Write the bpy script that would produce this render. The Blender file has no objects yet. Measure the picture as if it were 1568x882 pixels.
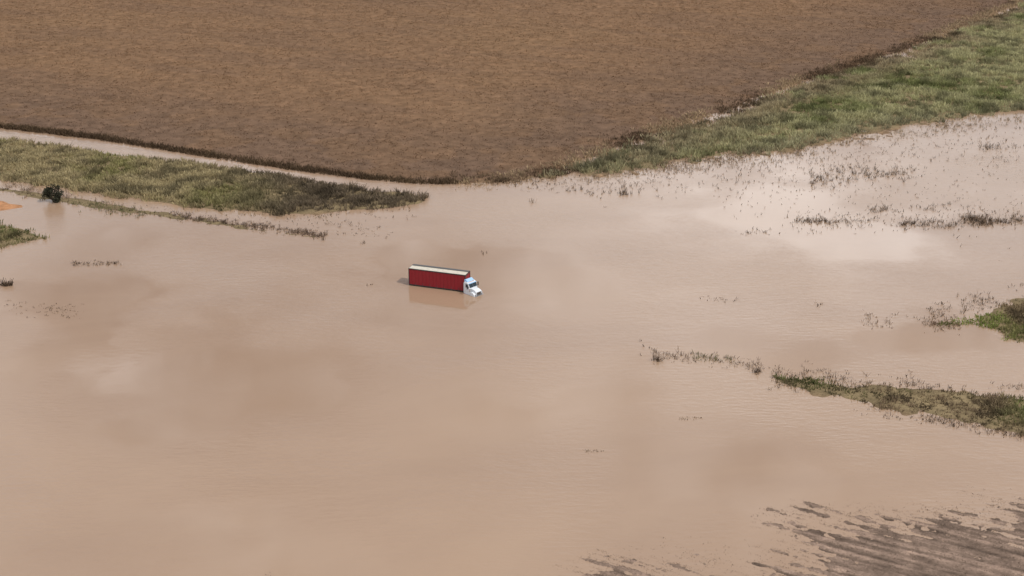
import bpy, bmesh, math, numpy as np
from mathutils import Vector, Matrix
rng=np.random.default_rng(7)
R=math.radians
scene=bpy.context.scene
CAM_H=94.6; PITCH=21.0; HF=40.0
# ---- survey helper: metres on the flat flood plain from aerial measurements
F=784/math.tan(R(HF/2)); cp,sp=math.cos(R(PITCH)),math.sin(R(PITCH))
def G(px,py):
    a=(px-784)/F; b=-(py-441)/F
    dy=cp+b*sp; dz=-sp+b*cp
    t=CAM_H/-dz
    return (a*t,dy*t)
def P(*pts): return np.array([G(*p) for p in pts])

# ---------------- noise
def vnoise(x,y,scale,seed,octv=4,rough=.5):
    out=0;amp=1;tot=0
    for o in range(octv):
        t=np.random.default_rng(seed*13+o).random((256,256))
        u=x/scale*2**o+37.3*o; v=y/scale*2**o+11.7*o
        iu=np.floor(u).astype(int); iv=np.floor(v).astype(int); fu=u-iu; fv=v-iv
        fu=fu*fu*(3-2*fu); fv=fv*fv*(3-2*fv)
        a=t[iu%256,iv%256];b=t[(iu+1)%256,iv%256];c=t[iu%256,(iv+1)%256];d=t[(iu+1)%256,(iv+1)%256]
        out=out+amp*((a*(1-fu)+b*fu)*(1-fv)+(c*(1-fu)+d*fu)*fv); tot+=amp; amp*=rough
    return out/tot
def sstep(a,b,x):
    t=np.clip((x-a)/(b-a),0,1); return t*t*(3-2*t)
def sdf(pl,x,y):
    d=np.full(x.shape,1e9); ins=np.zeros(x.shape,bool); n=len(pl)
    for i in range(n):
        ax,ay=pl[i]; bx,by=pl[(i+1)%n]
        ex,ey=bx-ax,by-ay; wx,wy=x-ax,y-ay
        t=np.clip((wx*ex+wy*ey)/(ex*ex+ey*ey+1e-9),0,1)
        d=np.minimum(d,(wx-ex*t)**2+(wy-ey*t)**2)
        c=((ay>y)!=(by>y))
        xx=(bx-ax)*(y-ay)/((by-ay) if abs(by-ay)>1e-9 else 1e-9)+ax
        ins^= c&(x<xx)
    d=np.sqrt(d); return np.where(ins,d,-d)

edgeL=[(-400,150),(0,195),(150,212),(300,236),(450,259),(560,273),(640,280),(700,281)]
edgeR=[(700,281),(780,277),(850,263),(920,236),(1000,205),(1100,174),(1180,143),(1280,108),(1380,80),(1450,50),(1530,18),(1600,-10),(1800,-80),(2200,-180)]
FIELD=np.vstack([P((-1500,60)),P(*edgeL),P(*edgeR[1:]),[[3900,3950],[-3950,3950]]])
LBANK=P((-500,180),(0,213),(150,232),(300,251),(450,272),(560,290),(645,301),(648,313),(590,320),(520,322),(430,330),(300,318),(180,303),(90,290),(0,278),(-500,225))
SPIT=P((-500,262),(0,283),(110,300),(230,318),(330,335),(430,352),(505,362),(480,367),(400,358),(300,343),(180,328),(60,308),(0,296),(-500,275))
MUD=P((-400,290),(0,306),(42,312),(46,319),(0,325),(-400,325))
LGR=P((-400,325),(0,342),(50,352),(74,365),(40,373),(0,380),(-400,410))
RB=np.vstack([P((820,272),(850,266),(920,240),(1000,209),(1100,178),(1180,147),(1280,112),(1380,84),(1450,54),(1530,22),(1600,-6),(1800,-76),(2200,-176)),
   P((2300,80),(1568,174),(1480,182),(1400,190),(1330,203),(1270,215),(1200,232),(1100,243),(1000,258),(900,267))])
ISL1=P((1430,494),(1490,482),(1530,464),(1568,456),(1900,430),(1900,590),(1568,530),(1500,510))
ISL2=P((1185,577),(1260,580),(1340,590),(1430,599),(1568,608),(2000,640),(2000,740),(1568,667),(1500,653),(1400,633),(1300,611),(1220,597))
STUB=P((880,905),(960,875),(1120,862),(1215,845),(1235,812),(1330,802),(1450,796),(1568,783),(1900,755),(2100,1200),(900,1150))
r1=np.array(G(1370,802)); r2=np.array(G(1568,852)); rd=(r2-r1)/np.linalg.norm(r2-r1); rn=np.array([-rd[1],rd[0]])
e1=np.array(G(0,195)); e2=np.array(G(450,259)); fd=(e2-e1)/np.linalg.norm(e2-e1); fn=np.array([-fd[1],fd[0]])

def terr(x,y):
    n1=vnoise(x,y,14,1,5)-.5; n2=vnoise(x,y,3,2,3)-.5
    h=np.full(x.shape,-.38)+n1*.1
    zones={}
    def add(name,pl,top,w,amp,rough=.12):
        nonlocal h
        s=sdf(pl,x,y); zones[name]=s
        t=-.38+(top+.38)*sstep(-w,w,s+n1*amp+n2*amp*.4)
        t=t+n2*rough*sstep(-w*1.5,0,s)
        h=np.maximum(h,t)
    add('field',FIELD,.35,3.,4.)
    add('lbank',LBANK,.4,3,6,.25)
    add('spit',SPIT,.06,2.5,2.5,.25)
    add('mud',MUD,.15,3,3)
    add('lgr',LGR,.3,3,3)
    add('rb',RB,.40,10,20,.55)
    add('isl1',ISL1,.22,5,8,.4)
    add('isl2',ISL2,.18,3.5,6,.4)
    s=sdf(STUB,x,y); zones['stub']=s
    q=x*rn[0]+y*rn[1]; l=x*rd[0]+y*rd[1]
    q2=q+ .5*(vnoise(l,q,12,9,2)-.5)
    st=vnoise(l/5,q2/.8,1,5,4)-.5; n7=vnoise(x,y,1.1,8,3,.7)-.5; n8=vnoise(l/2.5,q,4,18,3)-.5
    rows=np.sin(q2*2*math.pi/1.9)*.022
    tr=-.10+(.165)*sstep(-10,12,s+n1*12+1)+rows+st*.12+n8*.09+n7*.12-.5*sstep(-6,-18,s)
    h=np.maximum(h,np.where(s>-18,tr,-9))
    return h,zones

# ---------------- terrain sheet
def cat(*a): return np.unique(np.concatenate(a).round(3))
xs=cat(np.array([-4000,-2500,-1500,-1000,-700,-500,-400,-340,-300,-270]),np.arange(-255,5,1.),np.arange(5,85,.3),np.arange(85,260,1.),np.array([270,300,340,400,500,700,1000,1500,2500,4000]))
ys=cat(np.array([-4000,-2000,-1000,-500,-200,0,60,100,120]),np.arange(130,172,.22),np.arange(172,640,.9),np.array([650,670,700,750,820,950,1200,1700,2500,4000]))
X,Y=np.meshgrid(xs,ys); x=X.ravel(); y=Y.ravel()
h,Z=terr(x,y)
co=np.stack([x,y,h],1); nx,ny=len(xs),len(ys)
i=np.arange(nx*ny).reshape(ny,nx)
quads=np.stack([i[:-1,:-1],i[:-1,1:],i[1:,1:],i[1:,:-1]],-1).reshape(-1,4)
def mk_mesh(name,co,faces,k,col=None,smooth=False):
    me=bpy.data.meshes.new(name)
    me.vertices.add(len(co)); me.vertices.foreach_set('co',co.astype(np.float32).ravel())
    nf=len(faces); me.loops.add(nf*k); me.loops.foreach_set('vertex_index',faces.astype(np.int32).ravel())
    me.polygons.add(nf); me.polygons.foreach_set('loop_start',np.arange(0,nf*k,k,dtype=np.int32))
    if smooth: me.polygons.foreach_set('use_smooth',np.ones(nf,bool))
    me.update(calc_edges=True)
    if col is not None:
        a=me.color_attributes.new('Col','FLOAT_COLOR','POINT')
        c=np.ones((len(co),4),np.float32); c[:,:3]=col; a.data.foreach_set('color',c.ravel())
    ob=bpy.data.objects.new(name,me); scene.collection.objects.link(ob); return ob
def mixc(c,new,t): return c*(1-t[:,None])+np.array(new)[None,:]*t[:,None]
n2_=vnoise(x,y,2,23,2)
col=np.tile([.24,.155,.095],(len(x),1))
def fieldcol(x,y,s,k=1.):
    q=x*fn[0]+y*fn[1]; l=x*fd[0]+y*fd[1]
    band=vnoise(l/40,q/9,1,31,3); big=vnoise(x,y,70,32,3); fine=vnoise(l/14,q/1.6,1,35,2)
    c=np.tile([.190,.112,.063],(len(x),1))
    c=mixc(c,[.155,.094,.058],sstep(.38,.68,band)*.5)
    c=mixc(c,[.205,.122,.066],sstep(.5,.7,big)*.5)
    c=mixc(c,[.128,.082,.057],sstep(75,5,s)*.75)
    c=mixc(c,[.170,.100,.056],sstep(.5,.6,vnoise(x,y,10,34,3))*sstep(60,20,s)*.5)
    return c*k*(1-.18*(fine-.5))[:,None]
col=np.where((Z['field']>0)[:,None],fieldcol(x,y,Z['field']),col)
for k in('lbank','rb','lgr','isl1','isl2','spit'):
    t=sstep(-3,1,Z[k])*(Z['field']<0); col=mixc(col,[.20,.155,.085],t*.85)
col=mixc(col,[.40,.2,.1],sstep(-1,1,Z['mud']))
ts=sstep(-16,-8,Z['stub']); col=mixc(col,[.235,.165,.125],ts)
qq=x*rn[0]+y*rn[1]; ll=x*rd[0]+y*rd[1]; q2=qq+.5*(vnoise(ll,qq,12,9,2)-.5)
col=col*(1-ts[:,None]*(1.3*(vnoise(ll/6,qq/.5,1,44,3)[:,None]-.45)))
col=col*(1-ts*.38*np.clip(-np.sin(q2*2*math.pi/1.9),0,1))[:,None]
col=col*(1-ts*.5*(vnoise(x,y,.9,46,2)-.5))[:,None]
col=col*(.8+.4*n2_)[:,None]
wet=sstep(.14,.0,h)*(1-ts); col=col*(1-.15*wet)[:,None]
ground=mk_mesh('ground',co,quads,4,col,True)

# ---------------- material helpers
def newmat(name):
    m=bpy.data.materials.new(name); m.use_nodes=True; nt=m.node_tree
    return m,nt,nt.nodes['Principled BSDF']
def N(nt,t,**kw):
    n=nt.nodes.new(t)
    for k,v in kw.items(): setattr(n,k,v)
    return n
def noise_tex(nt,scale,detail=4,rough=.55,vec=None):
    n=N(nt,'ShaderNodeTexNoise'); n.inputs['Scale'].default_value=scale; n.inputs['Detail'].default_value=detail; n.inputs['Roughness'].default_value=rough
    if vec is not None: nt.links.new(vec,n.inputs['Vector'])
    return n
def attr_mat(name,scales=(.8,4.),lo=.6,hi=1.35,rough=.95,bump=.0,transl=0,spec=.05):
    m,nt,b=newmat(name)
    a=N(nt,'ShaderNodeAttribute',attribute_name='Col'); g=N(nt,'ShaderNodeNewGeometry')
    last=a.outputs['Color']
    for s in scales:
        n=noise_tex(nt,s,4,.6,g.outputs['Position'])
        mr=N(nt,'ShaderNodeMapRange'); mr.inputs[1].default_value=.3; mr.inputs[2].default_value=.7; mr.inputs[3].default_value=lo; mr.inputs[4].default_value=hi
        nt.links.new(n.outputs['Fac'],mr.inputs[0])
        v=N(nt,'ShaderNodeVectorMath',operation='SCALE'); nt.links.new(last,v.inputs[0]); nt.links.new(mr.outputs[0],v.inputs['Scale'])
        last=v.outputs[0]
        if bump:
            bp=N(nt,'ShaderNodeBump'); bp.inputs['Strength'].default_value=bump; bp.inputs['Distance'].default_value=.2
            nt.links.new(n.outputs['Fac'],bp.inputs['Height']); nt.links.new(bp.outputs[0],b.inputs['Normal'])
    nt.links.new(last,b.inputs['Base Color']); b.inputs['Roughness'].default_value=rough
    b.inputs['Specular IOR Level'].default_value=spec
    if transl:
        tr=N(nt,'ShaderNodeBsdfTranslucent'); nt.links.new(last,tr.inputs[0]); ms=N(nt,'ShaderNodeMixShader'); ms.inputs[0].default_value=transl
        nt.links.new(b.outputs[0],ms.inputs[1]); nt.links.new(tr.outputs[0],ms.inputs[2]); nt.links.new(ms.outputs[0],nt.nodes['Material Output'].inputs[0])
    return m
ground.data.materials.append(attr_mat('soil',(.35,2.5),.78,1.22,.95,.4))

# ---------------- flood water
wat=mk_mesh('flood_water',np.array([[-4000,-4000,0],[4000,-4000,0],[4000,4000,0],[-4000,4000,0]],float),np.array([[0,1,2,3]]),4)
m,nt,b=newmat('muddy_water'); g=N(nt,'ShaderNodeNewGeometry')
mpa=N(nt,'ShaderNodeMapping'); mpa.inputs['Rotation'].default_value=(0,0,R(12)); mpa.inputs['Scale'].default_value=(.7,1.3,1); nt.links.new(g.outputs['Position'],mpa.inputs[0])
n=noise_tex(nt,.016,8,.62,mpa.outputs[0]); n.inputs['Distortion'].default_value=.8
cr=N(nt,'ShaderNodeValToRGB'); cr.color_ramp.elements[0].position=.32; cr.color_ramp.elements[1].position=.68
cr.color_ramp.elements[0].color=(.322,.212,.140,1); cr.color_ramp.elements[1].color=(.372,.250,.165,1)
nt.links.new(n.outputs['Fac'],cr.inputs[0]); nt.links.new(cr.outputs[0],b.inputs['Base Color'])
b.inputs['IOR'].default_value=1.45; b.inputs['Roughness'].default_value=.03
mp=N(nt,'ShaderNodeMapping'); mp.inputs['Rotation'].default_value=(0,0,R(-25)); mp.inputs['Scale'].default_value=(.5,1.7,1)
nt.links.new(g.outputs['Position'],mp.inputs[0])
na=noise_tex(nt,.8,4,.6,mp.outputs[0]); nb=noise_tex(nt,.022,3,.5,g.outputs['Position'])
mr=N(nt,'ShaderNodeMapRange'); mr.inputs[1].default_value=.42; mr.inputs[2].default_value=.62; mr.inputs[3].default_value=.012; mr.inputs[4].default_value=.24
nt.links.new(nb.outputs['Fac'],mr.inputs[0])
bp=N(nt,'ShaderNodeBump'); bp.inputs['Distance'].default_value=.5
nt.links.new(mr.outputs[0],bp.inputs['Strength']); nt.links.new(na.outputs['Fac'],bp.inputs['Height']); nt.links.new(bp.outputs[0],b.inputs['Normal'])
wat.data.materials.append(m)

# ---------------- dirt road (wet track between the crop and the bank)
top=[(-400,160),(0,201),(150,218),(300,241),(450,264),(560,279)]
bot=[(-400,178),(0,212),(150,231),(300,251),(450,271),(560,287)]
def resamp(pts,n):
    p=P(*pts); s=np.r_[0,np.cumsum(np.linalg.norm(np.diff(p,axis=0),axis=1))]; t=np.linspace(0,s[-1],n)
    return np.stack([np.interp(t,s,p[:,0]),np.interp(t,s,p[:,1])],1)
n_=260;A=resamp(top,n_);B=resamp(bot,n_);rows=9;rc=[]
for j in range(rows):
    f=j/(rows-1); p=A*(1-f)+B*f
    z=.10-.14*np.linspace(0,1,n_)**1.5+(vnoise(p[:,0],p[:,1],5,61,3)-.5)*.12-.02*math.cos(f*4*math.pi)-(.12 if j in(0,rows-1) else 0)
    rc.append(np.c_[p,z])
rc=np.vstack(rc); ii=np.arange(rows*n_).reshape(rows,n_)
fq=np.stack([ii[1:,:-1],ii[1:,1:],ii[:-1,1:],ii[:-1,:-1]],-1).reshape(-1,4)
road=mk_mesh('dirt_road',rc,fq,4,np.tile([.37,.26,.185],(len(rc),1)),True)
road.data.materials.append(attr_mat('wet_dirt',(.3,2),.85,1.12,.3,.2,spec=.5))

# ---------------- vegetation
def blades(pts,k,hh,rr,w,col,colvar=.25,lean=.35):
    n=len(pts); hh=np.broadcast_to(hh,(n,)); rr=np.broadcast_to(rr,(n,))
    p=np.repeat(pts,k,0); H_=np.repeat(hh,k)*rng.uniform(.55,1.15,n*k); R_=np.repeat(rr,k)
    a=rng.random(n*k)*2*math.pi; rad=np.sqrt(rng.random(n*k))*R_
    base=p+np.stack([np.cos(a)*rad,np.sin(a)*rad,np.full(n*k,-.05)],1)
    ph=rng.random(n*k)*2*math.pi; ww=w*rng.uniform(.6,1.3,n*k)
    d=np.stack([np.cos(ph)*ww,np.sin(ph)*ww,np.zeros(n*k)],1)
    le=rng.normal(0,lean,(n*k,2))*H_[:,None]+np.stack([np.cos(a),np.sin(a)],1)*(H_*.3)[:,None]
    tip=base+np.c_[le,H_]
    tw=d*.45
    v=np.stack([base-d,base+d,tip+tw,tip-tw],1).reshape(-1,3)
    c=np.repeat(np.repeat(col,k,0)*(1+rng.normal(0,colvar,(n*k,1))),4,0)
    return v,np.clip(c,.01,1)
def build(name,parts,mat):
    v=np.vstack([p[0] for p in parts]); c=np.vstack([p[1] for p in parts])
    o=mk_mesh(name,v,np.arange(len(v)).reshape(-1,4),4,c); o.data.materials.append(mat); return o
def scatter(pl,n,pad=0,ymax=640):
    lo=pl.min(0)-pad; hi=pl.max(0)+pad; hi[1]=min(hi[1],ymax); lo[0]=max(lo[0],-260); hi[0]=min(hi[0],270); lo[1]=max(lo[1],125)
    p=rng.uniform(lo,hi,(n,2))
    p=p[np.abs(p[:,0])<p[:,1]*.42+25]
    hh,z=terr(p[:,0],p[:,1]); return p,hh,z
gm=attr_mat('grass_leaf',(.5,),.8,1.2,.7,transl=.4)
cm=attr_mat('crop_leaf',(.15,),.85,1.15,.9,transl=.3)
def lerp(a,b,t): return np.array(a)[None]*(1-t[:,None])+np.array(b)[None]*t[:,None]

# crop field: low dry crop
p=rng.uniform([-260,280],[270,640],(170000,2)); p=p[np.abs(p[:,0])<p[:,1]*.40+15]
qv=p@fn; lv=p@fd
qv=np.round(qv/1.3)*1.3+rng.normal(0,.4,len(qv)); p=qv[:,None]*fn+lv[:,None]*fd
hh,z=terr(p[:,0],p[:,1]); s=z['field']; ok=(s>.5)
p=p[ok];hh=hh[ok];s=s[ok]
b2=vnoise(p[:,0],p[:,1],9,33,4)
keep=rng.random(len(p))<.1+.9*b2; p=p[keep];hh=hh[keep];s=s[keep]
c=fieldcol(p[:,0],p[:,1],s,1.2)
fp=[blades(np.c_[p,hh],3,.25,.5,.14,c,.22,.8)]
L=resamp(edgeL,9000); L=L+rng.normal(0,1.0,L.shape); hh,z=terr(L[:,0],L[:,1]); ok=(z['field']>-1)&(rng.random(len(L))<.1+vnoise(L[:,0],L[:,1],7,71,3)); L=L[ok];hh=hh[ok]
fp.append(blades(np.c_[L,hh],4,.8,.5,.10,lerp([.085,.055,.035],[.14,.095,.055],vnoise(L[:,0],L[:,1],9,72,2)),.3))
L=resamp(edgeR[:12],14000); L=L+rng.normal(0,2.6,L.shape); hh,z=terr(L[:,0],L[:,1]); ok=(rng.random(len(L))<.0+.9*vnoise(L[:,0],L[:,1],7,73,3)); L=L[ok];hh=hh[ok]
fp.append(blades(np.c_[L,hh],4,.7,.5,.10,lerp([.12,.08,.05],[.37,.27,.165],sstep(.36,.5,vnoise(L[:,0],L[:,1],16,74,2))),.3))
build('crop_field',fp,cm)

def grass(key,pl,n,green,straw,thr,h0,k=7,pad=2,smin=-.5,extra=None,w=.10):
    p,hh,z=scatter(pl,n,pad); s=z[key]
    g1=vnoise(p[:,0],p[:,1],5,81,4); g2=vnoise(p[:,0],p[:,1],16,82,3)
    ok=(s+(g1-.5)*5>smin)&(hh>-.14)&(z['field']<1.0); p=p[ok];hh=hh[ok];g1=g1[ok];g2=g2[ok];s=s[ok];zf=z['field'][ok]
    keep=rng.random(len(p))<(.35+1.6*(g1-.25))*(.2+.8*sstep(-1,6,s)); p=p[keep];hh=hh[keep];g1=g1[keep];g2=g2[keep];s=s[keep];zf=zf[keep]
    t=sstep(thr-.12,thr+.12,g2*.6+g1*.4)
    c=lerp(green,straw,t)
    if extra: c=extra(p,c,s,zf,g1)
    d=sstep(.5,.66,vnoise(p[:,0],p[:,1],3.2,83,3)); c=c*(1-.5*d)[:,None]
    return blades(np.c_[p,hh],k,h0*(.4+1.2*g1),.5,w,c,.22,.4)
def ex_r(p,c,s,zf,g):
    t=sstep(-26,-5,zf)*.9*sstep(.38,.5,vnoise(p[:,0],p[:,1],12,91,3)+.04)
    c=c*(1-t[:,None])+np.array([.38,.30,.19])[None]*t[:,None]
    t2=sstep(-9,-2,zf)*sstep(.45,.55,vnoise(p[:,0],p[:,1],14,92,3)); c=c*(1-t2[:,None])+np.array([.14,.10,.06])[None]*t2[:,None]
    t3=sstep(11,0,s)*(zf<-25)*.7; c=c*(1-t3[:,None])+np.array([.37,.34,.22])[None]*t3[:,None]
    xr=sstep(10,90,p[:,0]); c=c*(1-.65*(1-xr[:,None]))+np.array([.32,.285,.17])[None]*.65*(1-xr[:,None])
    return c
def ex_l(p,c,s,zf,g):
    t2=sstep(-14,-4,zf)[:,None]*.6; c=c*(1-t2)+np.array([.20,.155,.10])[None]*t2
    t=sstep(-72,-45,p[:,0])*.9; c=c*(1-t[:,None])+np.array([.16,.12,.085])[None]*t[:,None]; return c
build('grass_bank',[grass('lbank',LBANK,80000,[.26,.24,.10],[.42,.345,.195],.43,.9,extra=ex_l)],gm)
build('grass_bank',[grass('rb',RB,170000,[.225,.24,.095],[.45,.42,.23],.44,1.1,extra=ex_r)],gm)
build('grass_patch',[grass('lgr',LGR,12000,[.18,.18,.075],[.29,.235,.125],.5,.7)],gm)
build('grass_patch',[grass('isl1',ISL1,14000,[.20,.245,.06],[.27,.2,.12],.5,.5,6)],gm)
build('grass_patch',[grass('isl2',ISL2,18000,[.18,.195,.07],[.26,.19,.12],.43,.5,6)],gm)
build('grass_patch',[grass('spit',SPIT,7000,[.17,.155,.075],[.26,.185,.13],.45,.4,5)],gm)

# partly drowned weeds poking out of the water
def cluster(a,b,n,sy,c,h0,k=4,r=.3,w=.045,sx=2,gate=True):
    n=int(n*1.5); t=rng.random(n); A_=np.array(a,float);B_=np.array(b,float)
    pix=A_[None]*(1-t[:,None])+B_[None]*t[:,None]+np.stack([rng.normal(0,sx,n),rng.normal(0,sy,n)],1)
    g=np.array([G(*q) for q in pix])
    if gate: keep=vnoise(g[:,0],g[:,1],5,77,3)>rng.uniform(.3,.6,n); g=g[keep]
    n=len(g)
    cc=np.where(rng.random((n,1))<.3,np.array([.25,.18,.125])[None],np.array(c)[None])
    return blades(np.c_[g,np.zeros(n)],k,h0*rng.uniform(.3,1.4,n),r*rng.uniform(.5,1.5,n),w,cc,.3,.35)
D=[.09,.063,.045]; DG=[.14,.14,.065]; ST=[.27,.21,.135]
wp=[cluster((880,272),(1300,228),500,6,ST,.5,4),cluster((900,266),(1568,178),1000,7,ST,.6,5),cluster((1000,262),(1330,212),300,9,D,.6,4),cluster((780,282),(1000,285),110,6,D,.5),cluster((1000,290),(1568,222),240,14,D,.6),
 cluster((900,275),(1568,200),420,16,D,.45,2,.12,.06,4,False),cluster((1100,300),(1568,260),220,26,D,.45,2,.12,.06,4,False),cluster((1200,340),(1568,330),220,10,D,.5,2,.12,.06,4,False),
 cluster((1240,275),(1400,262),110,7,D,1.0,7),cluster((1220,338),(1330,342),160,3,D,.6),cluster((1330,322),(1460,318),160,3,D,.6),cluster((1380,345),(1568,338),260,4,D,.7,5),
 cluster((1470,335),(1540,340),100,4,D,.8,6),cluster((1500,225),(1568,222),60,3,D,.8),cluster((1140,358),(1200,354),18,2,D,.5),cluster((1150,240),(1568,330),200,25,D,.4,3),
 cluster((870,290),(960,300),18,8,D,.8,7),cluster((950,296),(1010,300),18,3,D,.9,7),cluster((980,540),(1180,562),90,5,D,.5),cluster((1060,545),(1120,552),40,3,DG,.5),
 cluster((1180,575),(1400,590),240,8,D,.5),cluster((1320,488),(1470,500),220,5,[.18,.12,.08],.4),cluster((1420,480),(1568,446),160,9,D,.5),cluster((1400,600),(1568,600),160,6,D,.5),
 cluster((1300,620),(1568,668),200,4,D,.4),cluster((1070,455),(1130,462),14,2,D,.3,gate=False),cluster((1250,468),(1260,468),5,2,D,.4,gate=False),cluster((1040,643),(1075,640),16,1.5,ST,.2,gate=False),cluster((895,692),(925,690),10,1,ST,.2,gate=False),
 cluster((1002,552),(1012,552),8,1,D,1.2,5),cluster((1155,570),(1165,570),12,2,D,.7),
 cluster((265,330),(500,362),500,3,[.12,.085,.065],.5,5),cluster((500,345),(600,355),50,6,D,.35),cluster((110,310),(220,328),240,4,DG,.6),cluster((330,320),(540,330),160,6,ST,.4),cluster((100,300),(560,345),200,9,D,.35,2,.1,.05,4,False),
 cluster((520,320),(640,330),90,8,D,.5),cluster((480,330),(640,300),100,5,[.11,.075,.05],.6),
 cluster((0,285),(110,300),200,5,[.17,.125,.09],.4),cluster((110,405),(190,403),50,2,D,.5,5),cluster((5,437),(18,437),16,1,D,1.0,10,.4,.1),cluster((60,470),(130,478),50,6,D,.3),cluster((0,470),(60,480),24,6,D,.3),
 cluster((735,388),(748,386),5,2,D,.4),cluster((812,312),(818,310),7,1,D,.9),cluster((560,433),(572,437),4,1,D,.3),cluster((555,372),(562,374),5,1,D,.4),
 cluster((1150,790),(1568,775),120,6,[.18,.13,.1],.2,2,.2,.03,4,False),cluster((900,868),(1240,845),180,9,[.18,.13,.1],.16,2,.2,.03,4,False),cluster((400,880),(425,880),8,1,D,.25)]
build('drowned_weeds',wp,cm)
# stubble on the emerging plot
p,hh,z=scatter(STUB,45000,8); qv=np.round((p@rn)/.95)*.95+rng.normal(0,.13,len(p)); p=qv[:,None]*rn+(p@rd)[:,None]*rd; hh,z=terr(p[:,0],p[:,1])
ok=(z['stub']>-11)&(hh>-.05); p=p[ok];hh=hh[ok]
build('crop_stubble',[blades(np.c_[p,hh],3,.14,.15,.03,lerp([.10,.075,.055],[.30,.22,.165],rng.random(len(p))),.3,.6)],cm)

# shrub at left: short stems, leaf clumps
def shrub(pos,rad,hgt):
    root=bpy.data.objects.new('shrub',None); root.location=(*pos,0); scene.collection.objects.link(root)
    bm=bmesh.new()
    for i_ in range(9):
        a=i_*2.4; e=Vector((math.cos(a)*rad*.6,math.sin(a)*rad*.6,hgt*rng.uniform(.55,.85))); s_=Vector((0,0,-.3)); d=(e-s_)
        mt=Matrix.Translation((s_+e)/2)@d.to_track_quat('Z','Y').to_matrix().to_4x4()
        bmesh.ops.create_cone(bm,cap_ends=True,segments=6,radius1=.09,radius2=.03,depth=d.length,matrix=mt)
    me=bpy.data.meshes.new('stems'); bm.to_mesh(me); bm.free(); o=bpy.data.objects.new('stems',me); scene.collection.objects.link(o); o.parent=root
    mm,nt_,b_=newmat('bark'); b_.inputs['Base Color'].default_value=(.08,.055,.04,1); me.materials.append(mm)
    cl=rng.normal(0,1,(42,3)); cl/=np.linalg.norm(cl,axis=1)[:,None]; cl*=rng.uniform(.4,1.1,(42,1)); cl=cl*[rad,rad*.8,hgt*.5]+[0,0,hgt*.5]
    n=42*60; pts=np.repeat(cl,60,0)+rng.normal(0,.27,(n,3)); pts[:,2]=np.maximum(pts[:,2],.05)
    d1=rng.normal(0,.09,(n,3)); d2=rng.normal(0,.09,(n,3))
    v=np.stack([pts-d1,pts+d2,pts+d1,pts-d2],1).reshape(-1,3); c=np.repeat(np.tile([.045,.045,.03],(n,1))*rng.uniform(.5,1.9,(n,1)),4,0)
    o=mk_mesh('foliage',v,np.arange(len(v)).reshape(-1,4),4,c); o.data.materials.append(gm); o.parent=root
shrub(G(82,308),2.3,3.2)

# ---------------- semi trailer truck
def paint(name,col,rough=.4,met=0,dirt=.25):
    m,nt,b=newmat(name); tc=N(nt,'ShaderNodeTexCoord'); n=noise_tex(nt,1.5,6,.65,tc.outputs['Object'])
    mx=N(nt,'ShaderNodeMix',data_type='RGBA'); mr=N(nt,'ShaderNodeMapRange'); mr.inputs[1].default_value=.45;mr.inputs[2].default_value=.8;mr.inputs[3].default_value=0;mr.inputs[4].default_value=dirt
    nt.links.new(n.outputs['Fac'],mr.inputs[0]); nt.links.new(mr.outputs[0],mx.inputs[0]); mx.inputs[6].default_value=(*col,1); mx.inputs[7].default_value=(.16,.1,.07,1)
    nt.links.new(mx.outputs[2],b.inputs['Base Color']); b.inputs['Roughness'].default_value=rough; b.inputs['Metallic'].default_value=met; return m
RED=paint('red_curtain',(.24,.006,.014),.5,0,.1); WHITE=paint('white_paint',(.72,.74,.77),.3,0,.15); BLK=paint('black_steel',(.018,.018,.02),.5); GLASS=paint('windscreen_glass',(.02,.03,.04),.05,0,0)
ROOF=paint('roof_sheet',(.60,.55,.46),.7,0,.3); GREY=paint('tarp_grey',(.09,.09,.09),.7); CHR=paint('chrome',(.7,.7,.7),.2,1,.05); LBL=paint('pale_blue_roof',(.34,.54,.78),.35,0,.1); RUB=paint('tyre',(.02,.02,.02),.9); AMB=paint('amber_lens',(.8,.25,.02),.3)
truck=bpy.data.objects.new('semi_trailer_truck',None); scene.collection.objects.link(truck)
tractor=bpy.data.objects.new('tractor_unit',None); scene.collection.objects.link(tractor); tractor.parent=truck
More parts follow.
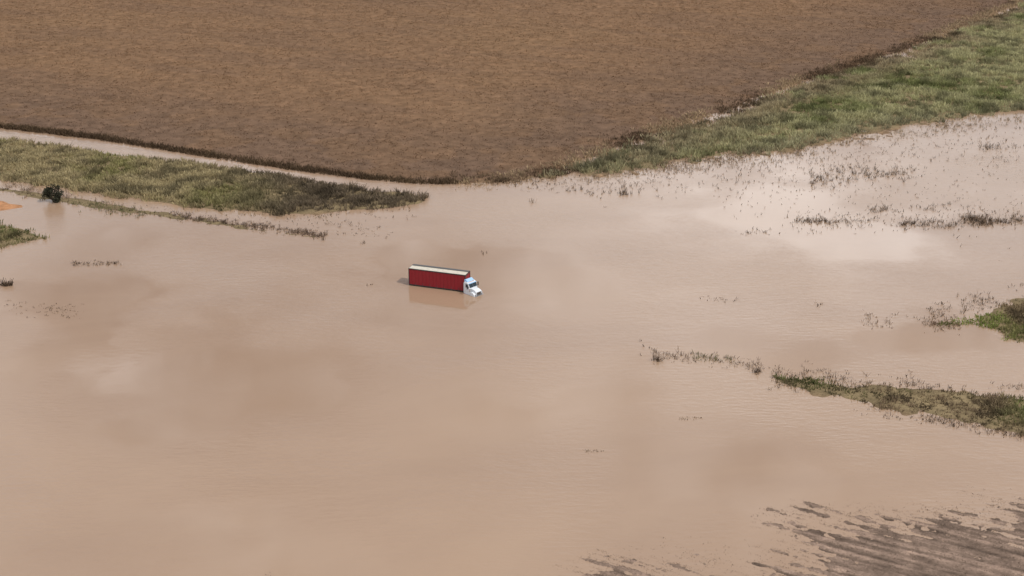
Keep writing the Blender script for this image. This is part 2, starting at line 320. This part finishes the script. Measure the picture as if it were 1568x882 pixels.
class Part:
    def __init__(s,name,par=None): s.bm=bmesh.new(); s.name=name; s.mats=[]; s.par=par or truck
    def mi(s,m):
        if m not in s.mats: s.mats.append(m)
        return s.mats.index(m)
    def box(s,x0,x1,y0,y1,z0,z1,m):
        r=bmesh.ops.create_cube(s.bm,size=1,matrix=Matrix.Translation(((x0+x1)/2,(y0+y1)/2,(z0+z1)/2))@Matrix.Diagonal((x1-x0,y1-y0,z1-z0,1)))
        for f in {f for v in r['verts'] for f in v.link_faces}: f.material_index=s.mi(m)
    def cyl(s,p0,p1,rad,m,seg=16,rad2=None):
        p0=Vector(p0);p1=Vector(p1);d=p1-p0
        r=bmesh.ops.create_cone(s.bm,cap_ends=True,segments=seg,radius1=rad,radius2=rad if rad2 is None else rad2,depth=d.length,matrix=Matrix.Translation((p0+p1)/2)@d.to_track_quat('Z','Y').to_matrix().to_4x4())
        for f in {f for v in r['verts'] for f in v.link_faces}: f.material_index=s.mi(m)
    def prism(s,prof,y0,y1,m):
        a=[s.bm.verts.new((px,y0,pz)) for px,pz in prof]; b=[s.bm.verts.new((px,y1,pz)) for px,pz in prof]
        fs=[s.bm.faces.new(a),s.bm.faces.new(b[::-1])]
        for i_ in range(len(a)): fs.append(s.bm.faces.new((a[i_],b[i_],b[(i_+1)%len(a)],a[(i_+1)%len(a)])) )
        for f in fs: f.material_index=s.mi(m)
    def done(s,bev=.03):
        bmesh.ops.recalc_face_normals(s.bm,faces=s.bm.faces)
        me=bpy.data.meshes.new(s.name); s.bm.to_mesh(me); s.bm.free(); o=bpy.data.objects.new(s.name,me); scene.collection.objects.link(o); o.parent=s.par
        for m in s.mats: me.materials.append(m)
        if bev: md=o.modifiers.new('bevel','BEVEL'); md.width=bev; md.segments=2; md.limit_method='ANGLE'
        return o
a=np.array(G(626,437)); bq=np.array(G(713,448)); d=(bq-a); yaw=math.atan2(d[1],d[0]); ln=float(np.linalg.norm(d))
TL=ln; HT=3.45
t=Part('trailer_body')
t.box(.06,TL-.06,-1.22,1.22,.30,HT-.08,RED)
t.box(0,TL,-1.26,1.26,.08,.30,BLK)
t.box(0,TL,-1.27,-1.18,HT-.17,HT-.03,BLK); t.box(0,TL,1.18,1.27,HT-.17,HT-.03,BLK)
for xx in (0,TL-.14):
    for yy in (-1.275,1.135): t.box(xx,xx+.14,yy,yy+.14,.3,HT-.17,BLK)
t.box(-.02,.06,-1.13,1.13,HT-.25,HT-.03,BLK); t.box(TL-.05,TL+.02,-1.13,1.13,HT-.25,HT-.03,BLK)
for i_ in range(1,16):
    xx=i_*TL/16
    for sy in(-1,1): t.box(xx-.03,xx+.03,sy*1.235-.02,sy*1.235+.02,.3,HT-.17,RED)
    if i_%2==0:
        for sy in(-1,1): t.box(xx-.02,xx+.02,sy*1.265-.012,sy*1.265+.012,.12,.75,GREY)
t.done(.02)
t=Part('trailer_roof')
t.box(.1,TL-.1,-1.16,.35,HT-.07,HT+.03,ROOF); t.box(.1,TL-.1,.36,1.16,HT-.07,HT+.05,GREY)
for i_ in range(1,12): t.box(i_*TL/12-.03,i_*TL/12+.03,-1.14,.33,HT+.02,HT+.055,ROOF)
t.cyl((.1,.42,HT+.09),(TL-.1,.42,HT+.09),.08,GREY)
t.done(.01)
t=Part('trailer_rear_doors')
for y0 in(-1.12,.01): t.box(-.04,.05,y0,y0+1.11,.32,HT-.27,RED)
for yy in(-.85,-.3,.3,.85): t.cyl((-.08,yy,.2),(-.08,yy,HT-.3),.025,CHR,8)
t.done(.01)
t=Part('trailer_running_gear')
t.box(.3,TL-.5,-.5,-.38,-.25,.07,BLK); t.box(.3,TL-.5,.38,.5,-.25,.07,BLK)
for ax in(1.6,2.9,4.2):
    for sy in(-1,1): t.cyl((ax,sy*.7,-.62),(ax,sy*1.22,-.62),.5,RUB,24); t.cyl((ax,sy*1.2,-.62),(ax,sy*1.23,-.62),.25,CHR,16)
t.done(.01)
# tractor: local origin at the king-pin, turned slightly towards the near side
tractor.location=(TL-1.3,0,0); tractor.rotation_euler=(0,0,R(-24))
x0=1.55
t=Part('cab',tractor)
cab=[(x0,-.2),(x0,2.05),(x0+.2,2.3),(x0+.95,2.3),(x0+1.25,2.12),(x0+1.6,1.3),(x0+1.65,-.2)]
t.prism(cab,-1.05,1.05,WHITE); t.done(.08)
t=Part('roof_fairing',tractor); t.prism([(x0+.05,2.29),(x0+.05,2.62),(x0+.35,2.72),(x0+.75,2.5),(x0+1.0,2.32)],-.85,.85,LBL)
t.box(x0+1.18,x0+1.5,-.98,.98,2.10,2.15,LBL); t.done(.05)
t=Part('cab_glass',tractor)
for y0,y1 in((-.95,-.03),(.03,.95)):
    t.prism([(x0+1.29,2.03),(x0+1.34,2.03),(x0+1.635,1.36),(x0+1.585,1.36)],y0,y1,GLASS)
for sy in(-1,1):
    yy=sy*1.055; t.prism([(x0+.6,1.3),(x0+.6,1.95),(x0+1.15,1.95),(x0+1.45,1.3)],yy-.012,yy+.012,GLASS)
t.done(0)
bx=x0+1.65
t=Part('bonnet',tractor)
t.prism([(bx-.1,-.3),(bx-.1,1.28),(bx+.7,1.12),(bx+1.15,.98),(bx+1.3,.8),(bx+1.33,-.3)],-.7,.7,WHITE)
for sy in(-1,1):
    t.prism([(bx+.0,-.2),(bx+.1,.5),(bx+.4,.7),(bx+.95,.64),(bx+1.22,.32),(bx+1.26,-.2)],sy*.92-.215,sy*.92+.215,WHITE)
t.done(.09)
t=Part('grille_and_bumper',tractor)
t.box(bx+1.32,bx+1.37,-.5,.5,.05,.72,CHR)
for i_ in range(8): t.box(bx+1.37,bx+1.38,-.46+i_*.12,-.40+i_*.12,.08,.7,BLK)
t.box(bx+1.38,bx+1.55,-1.12,1.12,-.5,.08,CHR)
for sy in(-1,1):
    t.box(bx+1.23,bx+1.34,sy*.85-.14,sy*.85+.14,.12,.34,CHR); t.cyl((bx+1.5,sy*.6,0),(bx+1.5,sy*.6,.75),.035,BLK,8)
t.cyl((bx+1.5,-.6,.75),(bx+1.5,.6,.75),.035,BLK,8); t.cyl((bx+1.5,-.6,.4),(bx+1.5,.6,.4),.035,BLK,8)
t.done(.01)
t=Part('mirrors_and_stacks',tractor)
for sy in(-1,1):
    t.cyl((x0+1.35,sy*1.05,1.95),(x0+1.4,sy*1.4,1.9),.02,BLK,6); t.cyl((x0+1.35,sy*1.05,1.2),(x0+1.4,sy*1.4,1.25),.02,BLK,6)
    t.box(x0+1.35,x0+1.43,sy*1.42-.12,sy*1.42+.12,1.2,1.95,BLK)
    t.cyl((bx-.02,sy*.93,.6),(bx-.02,sy*.93,1.2),.15,CHR,14)
for yy in(-.6,-.3,0,.3,.6): t.box(x0+1.02,x0+1.12,yy-.05,yy+.05,2.28,2.36,AMB)
t.done(.01)
t=Part('tractor_chassis',tractor)
t.box(-1.2,bx+1.2,-.45,.45,-.6,-.2,BLK)
for ax in(-.6,.7,bx+.65):
    for sy in(-1,1): t.cyl((ax,sy*.75,-.62),(ax,sy*1.1,-.62),.5,RUB,24)
for sy in(-1,1): t.cyl((x0+.1,sy*.98,-.2),(x0+1.3,sy*.98,-.2),.28,CHR,18)
t.done(.01)
u=d/ln; nrm=np.array([-u[1],u[0]]); o2=a+nrm*1.26
truck.location=(o2[0],o2[1],0); truck.rotation_euler=(0,0,yaw)

# ---------------- world with a broken cloud layer
w=bpy.data.worlds.new("World"); scene.world=w; w.use_nodes=True; nt=w.node_tree; bg=nt.nodes['Background']
SUN_EL=48; SUN_AZ=125
sky=N(nt,'ShaderNodeTexSky',sky_type='NISHITA'); sky.sun_disc=False; sky.sun_elevation=R(SUN_EL); sky.sun_rotation=R(SUN_AZ); sky.altitude=200; sky.dust_density=.6
tc=N(nt,'ShaderNodeTexCoord'); sx=N(nt,'ShaderNodeSeparateXYZ'); nt.links.new(tc.outputs['Generated'],sx.inputs[0])
def M(op,a,b=None,clamp=False):
    n=N(nt,'ShaderNodeMath',operation=op); n.use_clamp=clamp
    for i_,v in enumerate((a,b)):
        if v is None: continue
        if isinstance(v,(int,float)): n.inputs[i_].default_value=v
        else: nt.links.new(v,n.inputs[i_])
    return n.outputs[0]
zc=M('MAXIMUM',sx.outputs[2],.04)
U=M('DIVIDE',sx.outputs[0],zc); V=M('DIVIDE',sx.outputs[1],zc)
cmb=N(nt,'ShaderNodeCombineXYZ'); nt.links.new(U,cmb.inputs[0]); nt.links.new(V,cmb.inputs[1])
wn=noise_tex(nt,4.,5,.65,cmb.outputs[0]); sw=N(nt,'ShaderNodeSeparateColor'); nt.links.new(wn.outputs['Color'],sw.inputs[0])
U2=M('ADD',U,M('MULTIPLY',M('SUBTRACT',sw.outputs[0],.5),.6)); V2=M('ADD',V,M('MULTIPLY',M('SUBTRACT',sw.outputs[1],.5),.7))
cn=noise_tex(nt,1.6,5,.6,cmb.outputs[0]); cn2=noise_tex(nt,7.,6,.6,cmb.outputs[0]); cn2.inputs['Distortion'].default_value=.4
den=M('ADD',M('MULTIPLY',M('SUBTRACT',cn.outputs['Fac'],.5),1.6),.45)
den=M('ADD',den,M('MULTIPLY',M('SUBTRACT',cn2.outputs['Fac'],.5),1.7))
def blob(px,py,rx,ry,amp):
    global den
    gx,gy=G(px,py); gx1=G(px+rx,py)[0]; y1=G(px,py-ry)[1];y0=G(px,py+ry)[1]
    su=(gx1-gx)/CAM_H; sv=(y1-y0)/2/CAM_H
    a=M('DIVIDE',M('SUBTRACT',U2,gx/CAM_H),su); b=M('DIVIDE',M('SUBTRACT',V2,gy/CAM_H),sv)
    r2=M('ADD',M('MULTIPLY',a,a),M('MULTIPLY',b,b)); e=M('EXPONENT',M('MULTIPLY',r2,-1.0))
    den=M('ADD',den,M('MULTIPLY',e,amp))
blob(380,470,330,95,-1.1); blob(740,350,110,30,-.9); blob(420,455,90,16,1.2); blob(230,450,80,20,.9); blob(200,565,90,35,.9); blob(640,485,70,22,.8); blob(340,487,40,9,.5)
blob(1350,385,330,45,.9); blob(1150,290,400,70,.8); blob(1000,480,300,110,.5); blob(1450,500,260,90,-.2); blob(1300,260,300,18,-.2); blob(60,370,120,30,.3)
den=M('MINIMUM',M('MAXIMUM',den,0.),1.45)
mx=N(nt,'ShaderNodeMix',data_type='RGBA'); mx.clamp_factor=False; nt.links.new(den,mx.inputs[0]); nt.links.new(sky.outputs[0],mx.inputs[6]); mx.inputs[7].default_value=(30,30.2,31,1)
nt.links.new(mx.outputs[2],bg.inputs['Color']); bg.inputs['Strength'].default_value=.05
sl_=bpy.data.lights.new('sun','SUN'); sl_.energy=2.6; sl_.angle=R(.5); sl_.color=(1,.96,.9); so=bpy.data.objects.new('sun',sl_); scene.collection.objects.link(so)
sd=Vector((math.sin(R(SUN_AZ))*math.cos(R(SUN_EL)),math.cos(R(SUN_AZ))*math.cos(R(SUN_EL)),math.sin(R(SUN_EL))))
so.rotation_euler=sd.to_track_quat('Z','Y').to_euler(); so.location=(0,0,200)
# ---------------- camera
cd=bpy.data.cameras.new('camera'); cam=bpy.data.objects.new('camera',cd); scene.collection.objects.link(cam)
cam.location=(0,0,CAM_H); cam.rotation_euler=(R(90-PITCH),0,0); cd.angle=R(HF); cd.sensor_fit='HORIZONTAL'; cd.clip_end=12000; scene.camera=cam
vs=scene.view_settings; vs.view_transform='Standard'; vs.look='None'; vs.exposure=0
